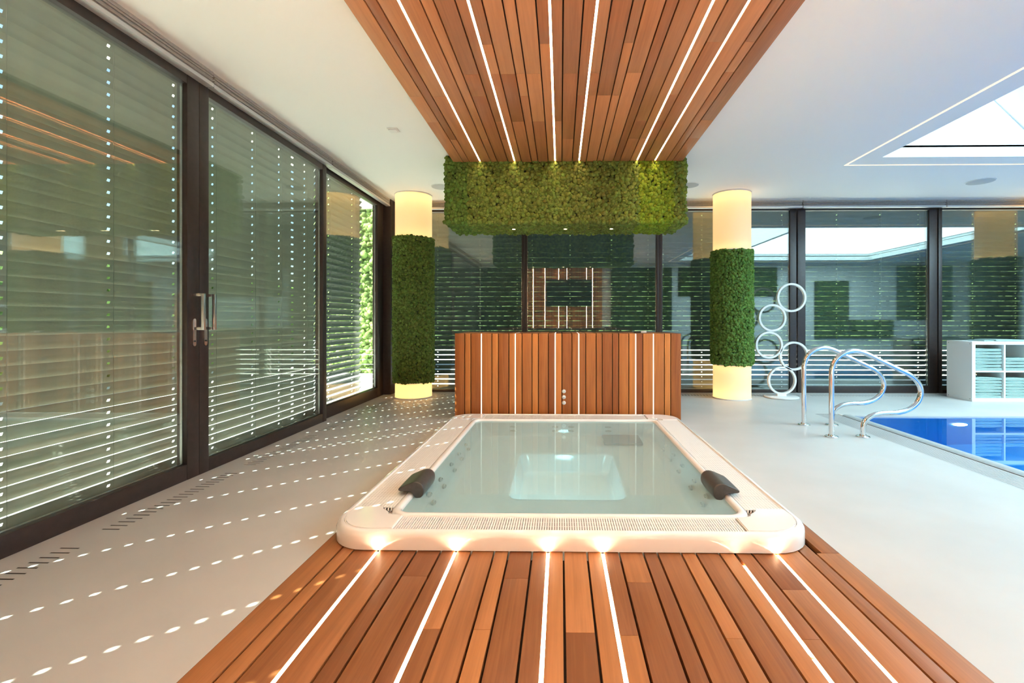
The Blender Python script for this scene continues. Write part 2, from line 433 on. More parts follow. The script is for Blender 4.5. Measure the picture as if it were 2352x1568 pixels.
for i in range(11):
    x = 2.815 + i * .0215; box('bar', x, x + .014, PY0, 5.185 - .0 * i, -.03, -.001, M['bar'], gr)

# ================================================================== GLAZING
def window(name, axis, a0, a1, plane, label, st0, st1, zb, zt, cat, depth=.07, door=False):
    """axis 'Y': window in plane X=plane running along Y; axis 'X': plane Y=plane running along X. plane = inner frame face."""
    mid = (a0 + a1) / 2
    t = thing(name, (plane, mid, 0) if axis == 'Y' else (mid, plane, 0), label, cat, kind='structure')
    sg = -1 if axis == 'Y' else 1
    def bx(nm, p0, p1, q0, q1, z0, z1, m, bev=0, par=None):
        lo, hi = sorted((plane + sg * q0, plane + sg * q1))
        if axis == 'Y': return box(nm, lo, hi, p0, p1, z0, z1, m, par or t, bev)
        return box(nm, p0, p1, lo, hi, z0, z1, m, par or t, bev)
    bx('frame_stile', a0, a0 + st0, 0, depth, .0, H, M['frame'], .004)
    bx('frame_stile', a1 - st1, a1, 0, depth, .0, H, M['frame'], .004)
    bx('bottom_rail', a0 + st0, a1 - st1, .001, depth - .001, 0.0, zb, M['frame'], .004)
    bx('top_rail', a0 + st0, a1 - st1, .001, depth - .001, zt, H, M['frame'], .004)
    for q in (.022, .046):
        bx('pane', a0 + st0 - .004, a1 - st1 + .004, q, q + .006, zb - .004, zt + .004, M['glass'])
    # bright spacer edge between the panes
    for p in (a0 + st0, a1 - st1 - .006): bx('spacer', p, p + .006, .029, .045, zb, zt, M['steel'])
    bx('spacer', a0 + st0, a1 - st1, .029, .045, zb, zb + .006, M['steel'])
    return t

def lever(parent, x, y):
    bp = []
    for i in range(17): a = R(180 * i / 16); bp.append((math.cos(a) * .013, 1.03 + math.sin(a) * .013))
    for i in range(17): a = R(180 + 180 * i / 16); bp.append((math.cos(a) * .013, .875 + math.sin(a) * .013))
    loops = [[(x + q, y + p, z) for p, z in bp] for q in (0, .010)]
    vs, fs = loft(loops); h = pyd('handle', vs, fs, M['steel'], parent, True, 40)
    g = .0095
    for nm, a in (('grip', (x + .058, x + .078, y - g, y + g, .968, 1.208)), ('arm', (x + .008, x + .058, y - g, y + g, .968, .987)), ('arm', (x - .001, x + .058, y - g, y + g, 1.190, 1.208))):
        o = box(nm, *a, M['steel'], None, .002); o.parent = h; 
        o.matrix_parent_inverse = Matrix.Identity(4)
        # parent chain carries no offset beyond the handle's own
        o.matrix_parent_inverse = Matrix.Identity(4)
    o = lathe('keyhole', 0, 0, [(.006, 0), (.006, .003)], M['tvbez'], None, 16); o.rotation_euler = (0, R(90), 0); o.location = (x + .010, y, .895)
    o.parent = h; o.matrix_parent_inverse = Matrix.Identity(4)

d1 = window('door_1', 'Y', -.42, 3.066, -2.41, 'dark framed glass sliding door nearest the viewer, lever handle at right', .10, .10, .10, 2.56, 'door')
d2 = window('door_2', 'Y', 3.068, 4.756, -2.41, 'dark framed glass sliding door in middle of left glazing', .083, .075, .085, 2.56, 'door')
lever(d1, -2.41, 3.015); lever(d2, -2.41, 3.112)
window('window_1', 'Y', 4.758, 6.42, -2.46, 'fixed glass pane beside the left corner of the room', .05, .20, .13, 2.58, 'window')
BX = [-2.36, -.52, 1.41, 3.34, 3.42, 5.33, 5.42, 7.30, 9.22, 11.10, 12.0]
backs = [(-2.36, -.52, 0, 'narrow-framed fixed window behind the left moss column'), (-.52, 1.41, 0, 'fixed window directly above the wooden cabinet'),
         (1.41, 3.36, 1, 'fixed window behind the right moss column'), (3.38, 5.34, 2, 'dark framed glass door behind the ring sculpture and handrails'),
         (5.36, 7.28, 1, 'window behind the white towel shelf')]
for i, (a, b, k, lab) in enumerate(backs):
    nm = 'door_3' if k == 2 else 'window_%d' % (i + 2 - (i > 3))
    window(nm, 'X', a, b, YB, lab, (.04, .05, .11)[k], (.04, .09, .11)[k], (.035, .05, .10)[k], 2.60, 'door' if k == 2 else 'window')
for i, (a, b) in enumerate(((7.30, 9.22), (9.24, 11.1), (11.12, 12.0))):
    window('window_%d' % (i + 6), 'X', a, b, YB, ('first', 'second', 'last')[i] + ' window to the right of the towel shelf, outside the view', .07, .07, .05, 2.60, 'window')
# corner post
tag(box('trim_1', -2.56, -2.36, 6.44, 6.78, 0, H, M['frame'], None, .006), 'dark corner post where both glazed walls meet', 'post', kind='structure')

# ---- folded pleated blinds under the ceiling
def pleated(axis, a0, a1, face, label, seed):
    g = random.Random(seed); sg = -1 if axis == 'Y' else 1
    t = thing('pleated_blind', (face, (a0 + a1) / 2, H) if axis == 'Y' else ((a0 + a1) / 2, face, H), label, 'blind', 'raised pleated blinds under the ceiling')
    def P(p, q, z): return (face + sg * q, p, z) if axis == 'Y' else (p, face + sg * q, z)
    def prism(nm, prof, m, wob=0, ends=0):
        n = 24; loops = []; ph = g.uniform(0, 6)
        e0 = g.uniform(0, ends); e1 = g.uniform(0, ends)
        for k in range(n + 1):
            s = k / n; p = a0 + e0 + (a1 - a0 - e0 - e1) * s
            w = wob * (math.sin(s * 9 + ph) * .6 + math.sin(s * 23 + ph * 2) * .4)
            loops.append([P(p, q, z + w) for q, z in prof])
        vs, fs = loft(loops); return pyd(nm, vs, fs, m, t, True, 30)
    prism('head_rail', [(0, H - .022), (.055, H - .022), (.055, H - .001), (0, H - .001)], M['pleat'])
    z = H - .024
    for i in range(4):
        h = .0125; o = -.004 + .006 * (i % 2)
        prism('pleat', [(o, z - h * .5), (o + .008, z - h), (.052, z - h), (.052, z - .001), (o + .008, z - .001)], M['pleat'], .0016, .012)
        z -= h + .0006
    prism('bottom_rail', [(-.003, z - .026), (.052, z - .026), (.052, z - .002), (-.003, z - .002)], M['rail'])
    return t
pleated('Y', -.42, 3.13, -2.362, 'raised grey pleated blind above the nearest sliding door', 1)
pleated('Y', 3.14, 4.80, -2.368, 'raised grey pleated blind above the middle sliding door', 2)
pleated('Y', 4.81, 6.60, -2.374, 'raised grey pleated blind above the fixed pane in the left corner', 3)
for i, (a, b, lab) in enumerate(((-2.36, -.52, 'behind left moss column'), (-.51, 1.41, 'hidden behind hanging moss box'), (1.42, 3.40, 'behind right moss column'),
                                 (3.41, 5.39, 'over the glass door behind ring sculpture'), (5.40, 7.3, 'over the window behind towel shelf'), (7.31, 9.2, 'to the right of the towel shelf'), (9.21, 12, 'in the far right corner'))):
    pleated('X', a, b, 6.605, 'raised grey pleated blind ' + lab, 10 + i)

# ---- external venetian blinds: curved slats with punched cord holes
def slat_mesh(L, holes, name='slat', wide=(), tilt=R(70)):
    st = [0.0]
    for h in sorted(list(holes) + list(wide)):
        hw = .020 if h in wide else .009
        st += [h - hw, h + hw]
    st.append(L); ws = [-.040, -.008, .008, .040]
    prof = [(w, .006 * (1 - (w / .04) ** 2)) for w in ws]
    vs = []
    for s in st:
        for w, c in prof:   # w>0 = outer edge (lower)
            q = w * math.cos(tilt) + c * math.sin(tilt); z = -w * math.sin(tilt) + c * math.cos(tilt)
            vs.append((q, s, z))
    fs = []
    for k in range(len(st) - 1):
        for j in range(3):
            if k % 2 == 1 and j == 1: continue
            fs.append((k * 4 + j, k * 4 + j + 1, k * 4 + 5 + j, k * 4 + 4 + j))
    me = bpy.data.meshes.new(name); me.from_pydata(vs, [], fs); me.polygons.foreach_set('use_smooth', [True] * len(fs)); me.update(); return me

def venetian(axis, a0, a1, plane, holes, label, m, wide=(), tilt=70):
    t = thing('venetian_blind', (plane, a0, 0) if axis == 'Y' else (a1, plane, 0), label, 'blind', 'lowered slatted blinds outside the glass')
    L = a1 - a0
    me = slat_mesh(L, holes, 'slat', wide, R(tilt)); me.materials.append(m)
    g = random.Random(int(a0 * 100)); n = 37
    for i in range(n):
        o = bpy.data.objects.new('slat', me); COL.objects.link(o); o.parent = t
        z = .055 + .072 * i
        o.location = (0, 0, z)
        # local +x points outwards
        o.rotation_euler = (g.uniform(-.0003, .0003), g.uniform(-.004, .004), R(180) if axis == 'Y' else R(90))
        if axis == 'Y': o.location.y = L
    for h in holes:
        for off in (-.026, .026):
            if axis == 'Y': box('ladder_cord', plane - off - .001, plane - off + .001, a0 + L - h - .001, a0 + L - h + .001, .02, H, M['cord'], t)
            else: box('ladder_cord', a1 - h - .001, a1 - h + .001, plane + off - .001, plane + off + .001, .02, H, M['cord'], t)
    if axis == 'Y': box('bottom_bar', plane - .03, plane + .03, a0, a1, .01, .022, m, t)
    else: box('bottom_bar', a0, a1, plane - .03, plane + .03, .01, .022, m, t)
    return t
def hl(a0, a1, ys): return sorted(a1 - y for y in ys)
VX = -2.66
venetian('Y', -.40, 3.24, VX, hl(-.40, 3.24, (-.15, .41, .98, 1.55, 2.17, 2.70, 3.16)), 'lowered grey slatted blind outside the nearest sliding door', M['slat'])
venetian('Y', 3.247, 4.99, VX, hl(3.247, 4.99, (3.52, 3.98, 4.36, 4.80)), 'lowered grey slatted blind outside the middle sliding door', M['slat'], hl(3.247, 4.99, (4.58,)))
venetian('Y', 4.997, 6.15, VX, hl(4.997, 6.15, (5.30, 5.90)), 'lowered slatted blind outside the corner pane, foliage beside it', M['slat_shaded'], (), 56)
for a, b, lab in ((-2.5, -.525, 'behind the left moss column'), (-.515, 1.405, 'above the wooden cabinet'), (1.415, 3.365, 'behind the right moss column'), (3.375, 5.345, 'behind the ring sculpture'), (5.355, 7.28, 'behind the towel shelf')):
    L = b - a
    venetian('X', a, b, YB + .20, [.06 * L, .34 * L, .66 * L, .95 * L], 'lowered slatted blind coloured darker for shade, outside the window ' + lab, M['slat_shaded'], (), 52)

# ---- outdoors
gd = MB()
for (a, b, c, d) in ((-25, -2.9, -20, 30), (12.2, 30, -20, 30), (-2.9, 12.2, 6.95, 30), (-2.9, 12.2, -20, -.65)): gd.add([(a, c, -.03), (b, c, -.03), (b, d, -.03), (a, d, -.03)], [(0, 1, 2, 3)])
tag(gd.build('ground', M['ground']), 'sunlit pale terrace outside the glazing', 'ground', kind='structure')
def hedge(x0, x1, y0, y1, h, label, seed, col, size):
    t = thing('hedge', ((x0 + x1) / 2, (y0 + y1) / 2, 0), label, 'hedge')
    box('branch_core', x0 + .1, x1 - .1, y0 + .1, y1 - .1, -.03, h - .1, M['mossback'], t)
    g = np.random.default_rng(seed); n = 9000; P = g.uniform((x0, y0, 0), (x1, y1, h), (n, 3))
    ax = g.integers(0, 6, n)
    left = x1 < -2.9
    P[(ax == 0), 2] = h
    if left and x1 - x0 < 1.2: P[ax > 0, 0] = x1
    else: P[ax > 0, 1] = y0
    P[:, :2] += g.normal(0, .05, (n, 2))
    tone = np.array(col) * g.uniform(.5, 1.7, (n, 1)); blobs('foliage', P, g.uniform(*size, n), tone, M['leaf'], t, seed, ICO1, .5)
hedge(-9.0, -8.0, -3, 14, 2.0, 'green hedge outside beyond the left glazing', 5, (.22, .34, .10), (.05, .11))  # leaf colour raised, standing in for sun on the shaded side
hedge(-4.9, -3.3, 9.4, 10.6, 4.4, 'tall leafy shrub outside, seen past the end of the corner blind', 7, (.26, .36, .12), (.03, .07))
hedge(-9, 22, 18, 19, 5.0, 'hedge coloured dark for shade outside beyond the back glazing', 6, (.03, .05, .018), (.10, .20))  # leaf colour darkened so the gaps between slats look shaded

# ================================================================== WOODEN STRIP
LEDX = [-.819, -.468, -.056, .187, .772, .953]
GAPX = [-.991, -.928, -.710, -.643, -.534, -.398, -.295, -.230, -.126, .013, .117, .259, .366, .428, .533, .598, .701, .844, 1.065, 1.130]
edges = sorted([(x, 1) for x in LEDX] + [(x, 0) for x in GAPX])
LWD = .0065; GW = .0042
boards = []; prev = DX0
for x, k in edges:
    boards.append((prev, x - (LWD if k else GW))); prev = x + (LWD if k else GW)
boards.append((prev, DX1))

deck = thing('wooden_deck', (.07, 1, 0), 'reddish wooden plank deck with glowing light lines in the foreground floor', 'deck')
box('subfloor', DX0, DX1, YF, 4.79, -.07, -.032, M['dark'], deck) if False else None
box('subfloor', DX0, DX1, YF, 2.066, -.07, -.034, M['dark'], deck)
jr = random.Random(3)
for i, (a, b) in enumerate(boards):
    js = {5: [1.87], 7: [1.55], 9: [1.55], 10: [1.86], 13: [1.54], 15: [1.53], 16: [1.84], 19: [1.52], 22: [1.52], 23: [1.80]}.get(i, [])
    js = [jr.choice([-.1, .3, .62, .95])] + js
    ys = [YF + .002] + sorted(js) + [2.28 if (b < -.85 or a > .9) and i != 26 else 2.085]
    if i in (26,): ys = [YF + .002, .6, 2.085]
    for c, d in zip(ys[:-1], ys[1:]):
        box('plank', a, b, c + .0006, d - .0006, -.026, .0, M['woodY'], deck, .0012)
for k, x in enumerate(LEDX):
    segs = [(YF, 2.075)]
    if k == 4: segs = [(YF, 1.44), (1.475, 1.985)]
    for s in segs: box('light_strip', x - LWD + .0003, x + LWD - .0003, s[0], s[1], -.022, -.007, M['leddeck'], deck)
bd = thing('plank_border', (1.196, 3.4, 0), 'narrow wooden plank strip in the floor along the right side of spa', 'plank border')
for c, d in ((2.087, 3.4), (3.402, 4.79)): box('plank', 1.158, DX1, c, d, -.026, 0, M['woodY'], bd, .0012)

ZC = 2.645
cpan = thing('ceiling_panel', (.07, 2, H), 'suspended reddish wooden plank ceiling panel with six glowing light lines', 'ceiling panel')
box('backing', DX0 + .004, DX1 - .004, YF, 4.86, ZC + .03, H, M['dark'], cpan)
for i, (a, b) in enumerate(boards):
    ys = [YF + .002] + sorted(jr.sample([.55, 1.35, 2.35, 2.72, 3.05, 3.35, 3.78, 4.15], 2)) + [4.86]
    for c, d in zip(ys[:-1], ys[1:]):
        box('plank', a, b, c + .0005, d - .0005, ZC, ZC + .026, M['woodC'], cpan, .0012)
for x in LEDX: box('light_strip', x - LWD + .0003, x + LWD - .0003, YF, 4.80, ZC + .010, ZC + .02, M['led'], cpan)

CY0, CY1, CZ = 4.80, 5.42, .897
cab = thing('wooden_cabinet', (.07, 5.1, 0), 'reddish upright plank cabinet with pale light lines behind the spa', 'cabinet')
box('carcass', DX0 + .02, DX1 - .02, CY0 + .026, CY1 - .01, 0, CZ - .026, M['dark'], cab)
for i, (a, b) in enumerate(boards):
    box('plank', a, b, CY0, CY0 + .025, 0.0, CZ - .0008, M['woodZ'], cab, .0012)
    box('top_plank', a, b, CY0 + .0005, CY1, CZ - .025, CZ, M['woodY'], cab, .0012)
for x in LEDX:
    box('light_strip', x - .0064, x + .0064, CY0 + .003, CY0 + .02, 0, CZ - .02, M['ledb'], cab)
    box('light_strip', x - .0064, x + .0064, CY0 + .003, CY1, CZ - .02, CZ - .0025, M['ledb'], cab)
for yy in (CY0 + .026,):
    box('side_panel', DX0, DX0 + .02, yy, CY1, 0, CZ - .026, M['woodZ'], cab); box('side_panel', DX1 - .02, DX1, yy, CY1, 0, CZ - .026, M['woodZ'], cab)
box('back_panel', DX0 + .02, DX1 - .02, CY1 - .01, CY1, 0, CZ - .026, M['woodZ'], cab)
for z in (.302, .243, .184):
    b_ = lathe('push_button', 0, 0, [(.0195, 0), (.0195, .006), (.015, .009), (.010, .0095)], M['plastic'], cab, 32)
    b_.matrix_parent_inverse = Matrix.Identity(4); b_.location = Vector((.034, CY0, z)) - Vector(cab.location); b_.rotation_euler = (R(90), 0, 0)
    c_ = lathe('button_lens', 0, 0, [(.009, .009), (.009, .0115), (.006, .0125)], M['chrome'], None, 24); c_.parent = b_
# small handset lying on the cabinet
hs = thing('remote_handset', (.86, 5.05, CZ), 'small dark and white handset lying on the wooden cabinet top', 'remote')
box('body', .79, .865, 5.03, 5.07, CZ + .0005, CZ + .016, M['tvbez'], hs, .004); box('cap', .866, .925, 5.025, 5.075, CZ + .0005, CZ + .022, M['plastic'], hs, .008)

# rear wall continuation with screen (seen in the glass)
rp = thing('wall_panel', (.07, YF, 0), 'wooden plank wall panel with light lines reflected in the back window', 'wall panel')
for i, (a, b) in enumerate(boards): box('plank', a, b, YF, YF + .025, 0.02, ZC - .002, M['woodZ'], rp)
for x in LEDX: box('light_strip', x - .0064, x + .0064, YF + .003, YF + .02, .03, ZC - .004, M['led'], rp)
tv = thing('television', (.25, YF + .03, 1.46), 'black flat screen on the wooden wall panel, seen only as reflection', 'television')
box('housing', -.42, .92, YF + .027, YF + .06, 1.46, 2.25, M['tvbez'], tv, .006); box('screen', -.41, .91, YF + .0605, YF + .062, 1.475, 2.24, M['tv'], tv)

# ================================================================== MOSS
def tone(n, g, base, var=.28):
    return np.array(base)[None] * g.uniform(1 - var, 1 + var, (n, 1)) * g.uniform(.9, 1.1, (n, 3))
mb = thing('moss_box', (.05, 5.05, 2.0), 'hanging box of olive green cushion moss under the wooden ceiling panel', 'moss box')
MX0, MX1, MY0, MY1, MZ0, MZ1 = -1.165, 1.245, 4.745, 5.31, 2.035, 2.66
box('backing', MX0 + .012, MX1 - .012, MY0 + .012, MY1 - .012, MZ0 + .012, H - .001, M['mossback'], mb)
g = np.random.default_rng(2); s = .026
q = jgrid(MX0, MX1, MZ0, MZ1, s, g); A = [np.stack([q[:, 0], np.full(len(q), MY0), q[:, 1]], 1)]
q = jgrid(MX0, MX1, MY0, MY1, s, g); A.append(np.stack([q[:, 0], q[:, 1], np.full(len(q), MZ0)], 1))
for X in (MX0, MX1): q = jgrid(MY0, MY1, MZ0, H - .02, s, g); A.append(np.stack([np.full(len(q), X), q[:, 0], q[:, 1]], 1))
q = jgrid(MX0, MX1, MZ0, H - .02, .05, g); A.append(np.stack([q[:, 0], np.full(len(q), MY1), q[:, 1]], 1))
P = np.concatenate(A) + g.normal(0, .005, (sum(map(len, A)), 3))
P[:, 2] = np.minimum(P[:, 2], H - .03)
T = tone(len(P), g, (.155, .215, .042))
yel = (P[:, 0] > .80) & (P[:, 0] < 1.15); T[yel] *= np.array([1.15, 1.25, .55])
yl2 = (P[:, 0] < -.95); T[yl2] *= np.array([.75, .95, .9])
mid = (P[:, 0] > .1) & (P[:, 0] < .55); T[mid] *= np.array([.92, .86, .9])
blobs('moss_cushion', P, g.uniform(.015, .026, len(P)), T, M['moss'], mb, 2)
for x in (-.50, .05, .54):
    sp = lathe('spotlight', x, 4.97, [(.022, MZ0 - .030), (.022, MZ0 + .02)], M['chrome'], mb, 24)
    l_ = lathe('spot_lens', x, 4.97, [(.015, MZ0 - .0315), (.015, MZ0 - .0295)], M['spot'], None, 20); l_.parent = sp

def column(x, y, z0, z1, label, seed, s=.027, base=ICO2, tint=(.12, .175, .035)):
    t = thing('light_column', (x, y, 0), label, 'column', 'round columns with glowing ends and moss sleeves')
    r = .24
    for (a, b, nm) in ((.012, z0 + .02, 'lower_shade'), (z1 - .02, H - .012, 'upper_shade')):
        lathe(nm, x, y, [(r, a), (r, b)], M['shade'], t, 64, True, False)
        for zz in ((a, b)):
            pass
        lathe('light_core', x, y, [(.05, a + .01), (.05, b - .01)], M['lampcore'], t, 16)
        for zz in (a + .035, b - .035): lathe('light_ring', x, y, [(.17, zz - .006), (.182, zz - .006), (.182, zz + .006), (.17, zz + .006)], M['lampring'], t, 32, True, False)
    lathe('base_ring', x, y, [(r + .006, 0.0), (r + .006, .014), (r - .01, .014)], M['ring'], t, 64)
    lathe('top_ring', x, y, [(r - .01, H - .014), (r + .006, H - .014), (r + .006, H - .0005)], M['ring'], t, 64)
    lathe('lower_collar', x, y, [(r + .003, z0 - .01), (r + .003, z0 + .03)], M['ring'], t, 64, True, False)
    lathe('upper_collar', x, y, [(r + .003, z1 - .03), (r + .003, z1 + .012)], M['ring'], t, 64, True, False)
    lathe('moss_backing', x, y, [(r + .004, z0), (r + .008, z0 + .01), (r + .008, z1 - .01), (r + .004, z1)], M['mossback'], t, 48)
    g = np.random.default_rng(seed); rr = r + .014
    q = jgrid(0, 2 * math.pi * rr, z0 + .008, z1 - .012, s, g); a = q[:, 0] / rr
    rad = rr + g.normal(0, .005, len(q))
    P = np.stack([x + rad * np.cos(a), y + rad * np.sin(a), q[:, 1]], 1)
    blobs('moss_sleeve', P, g.uniform(.5, .85, len(q)) * s, tone(len(q), g, tint), M['moss'], t, seed, base)
column(-1.985, 6.26, .215, 2.125, 'round glowing column with tall moss sleeve in the left corner', 11)
column(2.285, 6.26, .455, 1.945, 'round glowing column with shorter moss sleeve beside the ring sculpture', 12, tint=(.11, .20, .042))
column(6.60, 6.26, .455, 1.945, 'round moss-sleeved column beyond the towel shelf, seen as reflection', 13, .05, ICO1)

# moss pictures on the rear wall, seen in the glass
k = 0
for (a, b, c, d, lab) in ((-2.38, -1.15, .6, 2.6, 'left of the wooden wall panel'), (1.5, 3.3, .75, 2.6, 'right of the wooden wall panel'), (3.5, 6.4, 1.75, 2.6, 'long and high'), (7.5, 8.5, .5, 2.2, 'upright leg of L shape'), (8.5, 9.8, .5, 1.05, 'low foot of L shape'), (9.9, 11.5, 1.05, 2.65, 'square in far corner')):
    t = thing('moss_picture', ((a + b) / 2, YF, c), 'green moss picture on the rear wall, ' + lab, 'moss picture', 'moss pictures on the rear wall')
    box('backing', a, b, YF + .001, YF + .03, c, d, M['mossback'], t)
    g = np.random.default_rng(40 + k); q = jgrid(a + .06, b - .09, c + .06, d - .06, .06, g); k += 1
    P = np.stack([q[:, 0], np.full(len(q), YF + .056), q[:, 1]], 1)
    blobs('moss_cushion', P, g.uniform(.03, .05, len(q)), tone(len(q), g, (.08, .14, .03)), M['moss'], t, 40 + k, ICO1)

# ================================================================== SPA TUB
TX0, TX1, TY0, TY1 = -1.08, 1.155, 2.07, 4.73
tub = thing('spa_tub', (.04, 3.4, 0), 'large white built-in whirlpool spa filled with pale teal water', 'spa')
def rr_(ins, r, z): return rrect(TX0 + ins, TX1 - ins, TY0 + ins, TY1 - ins, r, z)
def op(ins, r, z): return rrect(-.805 + ins, .885 - ins, 2.30 + ins, 4.455 - ins, r, z)
def fw(ins, r, z): return rrect(-.33 + ins, .42 - ins, 2.98 + ins, 3.85 - ins, r, z)
ZT = .086
L_ = [rr_(.02, .19, .0), rr_(.0, .20, .004), rr_(0, .20, .058), rr_(.003, .197, .070), rr_(.010, .19, .080), rr_(.020, .18, ZT), rr_(.032, .17, ZT), rr_(.034, .168, ZT - .003), rr_(.036, .166, .052),
      op(-.045, .09, .052), op(-.044, .09, .070), op(-.039, .085, .080), op(-.031, .08, .084), op(-.018, .075, .085), op(-.007, .07, .082), op(-.001, .065, .074), op(0, .06, .055),
      op(.012, .08, -.10), op(.05, .10, -.30), op(.075, .11, -.365), op(.11, .12, -.385), fw(-.05, .10, -.392), fw(-.012, .08, -.40), fw(0, .07, -.42), fw(.03, .07, -.74), fw(.05, .06, -.775), fw(.09, .05, -.785)]
vs, fs = loft(L_, True, False, True)
pyd('shell', vs, fs, M['acrylic'], tub, True, 50)
# water
w = op(.0005, .06, .066); pyd('water_surface', w, [tuple(range(len(w)))], M['tubwater'], tub)
# corner caps with notch
def cap(sx, sy):
    # local quadrant: u from outer edge inwards along X, v along Y
    ox = TX0 if sx < 0 else TX1; oy = TY0 if sy < 0 else TY1
    dx = 1 if sx < 0 else -1; dy = 1 if sy < 0 else -1
    r = .165; i0 = .036
    wX = .315; wY = .285 if sy < 0 else .262          # extent along X / Y
    inX = .228; inY = .183 if sy < 0 else .226        # inner lip lines
    pts = []
    for k in range(9):
        a = R(180 + 90 * k / 8); pts.append((i0 + r + r * math.cos(a), i0 + r + r * math.sin(a)))
    pts += [(wX, i0), (wX, inY), (inX + .03, inY), (inX + .008, inY + .004)]
    pts += [(inX, inY + .02), (inX - .002, wY - .055), (inX - .03, wY - .048), (inX - .045, wY - .03), (inX - .048, wY), (i0, wY)]
    P = [(ox + dx * u, oy + dy * v) for u, v in pts]
    if dx * dy < 0: P = P[::-1]
    bm = bmesh.new(); lo = [bm.verts.new((x, y, .05)) for x, y in P]; hi = [bm.verts.new((x, y, ZT + .001)) for x, y in P]
    n = len(P); bm.faces.new(hi); 
    for k in range(n): bm.faces.new((lo[k], lo[(k + 1) % n], hi[(k + 1) % n], hi[k]))
    bmesh.ops.bevel(bm, geom=[e for e in bm.edges if e.verts[0].co.z > .08 and e.verts[1].co.z > .08], offset=.005, segments=2, affect='EDGES')
    me = bpy.data.meshes.new('corner_cap'); bm.to_mesh(me); bm.free(); link('corner_cap', me, M['acrylic'], tub, True, 40)
for sx in (-1, 1):
    for sy in (-1, 1): cap(sx, sy)
# overflow grates
def grate(x0, x1, y0, y1, along):
    m_ = MB(); z0, z1 = .062, .079; p = .0115
    if along == 'X':
        x = x0
        while x < x1: m_.box(x, min(x + .0075, x1), y0, y1, z0, z1); x += p
        for f in (.03, .35, .65, .97): y = y0 + (y1 - y0) * f; m_.box(x0, x1, y - .003, y + .003, z0 - .004, z1 - .002)
    else:
        y = y0
        while y < y1: m_.box(x0, x1, y, min(y + .0075, y1), z0, z1); y += p
        k = 12
        for i in range(k + 1): x = x0 + (x1 - x0) * i / k; m_.box(x - .0035, x + .0035, y0, y1, z0 - .004, z1 - .0005)
    o = m_.build('overflow_grate', M['grate'], tub); o['kind'] = 'stuff'
grate(TX0 + .318, TX1 - .318, TY0 + .037, 2.252, 'X'); grate(TX0 + .318, TX1 - .318, 4.503, TY1 - .037, 'X')
grate(TX0 + .037, -.853, TY0 + .287, TY1 - .265, 'Y'); grate(.933, TX1 - .037, TY0 + .287, TY1 - .265, 'Y')
# jets
def jet(x, y, z, n, r=.035):
    o = lathe('jet', 0, 0, [(r, -.004), (r, .006), (r * .7, .010), (r * .65, .004), (r * .3, .003), (r * .25, .008)], M['jet'], tub, 24)
    o.matrix_parent_inverse = Matrix.Identity(4); o.location = Vector((x, y, z)) - Vector(tub.location)
    o.rotation_euler = Vector(n).to_track_quat('Z', 'Y').to_euler()
for y in (2.75, 3.0, 3.3, 3.55, 3.8):
    for z in (-.12, -.24):
        jet(-.805 + .012 + .038 * (-z - .1) / .2 + .012, y, z, (1, 0, .15), .03); jet(.885 - .012 - .038 * (-z - .1) / .2 - .012, y, z, (-1, 0, .15), .03)
for x in (-.45, -.05, .10, .45):
    for z in (-.12, -.24): jet(x, 4.455 - .014 - .038 * (-z - .1) / .2 - .012, z, (0, -1, .15), .03)
lp = lathe('added_spa_fill', 0, 0, [(.055, -.004), (.055, .006), (.045, .010)], M['spafill'], tub, 28)  # added fill lamp, lights the tub from inside
lp.matrix_parent_inverse = Matrix.Identity(4); lp.location = Vector((.045, 3.02, -.56)) - Vector(tub.location); lp.rotation_euler = (R(-90), 0, 0)
sc_ = box('skimmer_panel', .38, .72, 4.06, 4.34, -.374, -.30, M['grey'], tub, .02)

# headrest pillows
def pillow(x, y0, y1, flip, label):
    t = thing('headrest_pillow', (x, (y0 + y1) / 2, .09), label, 'headrest', 'spa headrest pillows')
    prof = [(-.108, .004), (-.112, .018), (-.10, .028), (-.07, .040), (-.03, .058), (.005, .070), (.04, .066), (.065, .046), (.075, .014), (.07, -.022), (.05, -.045), (.022, -.050), (.004, -.036), (-.004, -.008), (-.03, .004), (-.07, .004)]
    prof = [(a * .80, b * .80) for a, b in prof]; n = len(prof); loops = []
    for f, sc in ((0, .88), (.01, .95), (.04, 1), (.96, 1), (.99, .95), (1, .88)):
        y = y0 + (y1 - y0) * f
        loops.append([(x + flip * (-.02 + (px + .02) * sc), y, .098 + (.008 + (pz - .008) * sc)) for px, pz in prof])
    vs, fs = loft(loops)
    if flip < 0: fs = [f[::-1] for f in fs]
    o = pyd('cushion', vs, fs, M['pillow'], t, True, 60); md = o.modifiers.new('sub', 'SUBSURF'); md.levels = md.render_levels = 2
    b0, b1 = x + flip * -.085, x + flip * -.03
    box('strap', min(b0, b1), max(b0, b1), y0 + .05, y1 - .05, .0865, .102, M['pillow'], t)
pillow(-.80, 2.52, 2.76, 1, 'charcoal headrest pillow on the left rim of the spa')
pillow(.878, 2.52, 2.76, -1, 'charcoal headrest pillow on the right rim of the spa')

# ================================================================== HANDRAILS
prof = [(2.40, 0), (2.40, .25), (2.40, .50), (2.402, .594), (2.43, .675), (2.50, .738), (2.60, .762), (2.70, .738), (2.83, .674), (2.96, .611), (3.085, .549), (3.155, .482), (3.18, .405), (3.155, .316), (3.08, .25), (2.98, .219), (2.85, .212), (2.765, .194), (2.70, .150), (2.677, .09), (2.675, 0)]
for y, lab in ((4.17, 'polished steel pool handrail nearer the viewer'), (4.64, 'polished steel pool handrail farther from the viewer')):
    t = thing('handrail', (2.54, y, 0), lab, 'handrail', 'pool entry handrails')
    tube('rail', catmull([(x, y, z) for x, z in prof], 6), .0215, M['chrome'], t, 20)
    for x in (2.40, 2.675): lathe('flange', x, y, [(.056, 0), (.056, .006), (.05, .012), (.03, .014), (.028, .022), (.02, .022)], M['chrome'], t, 36)

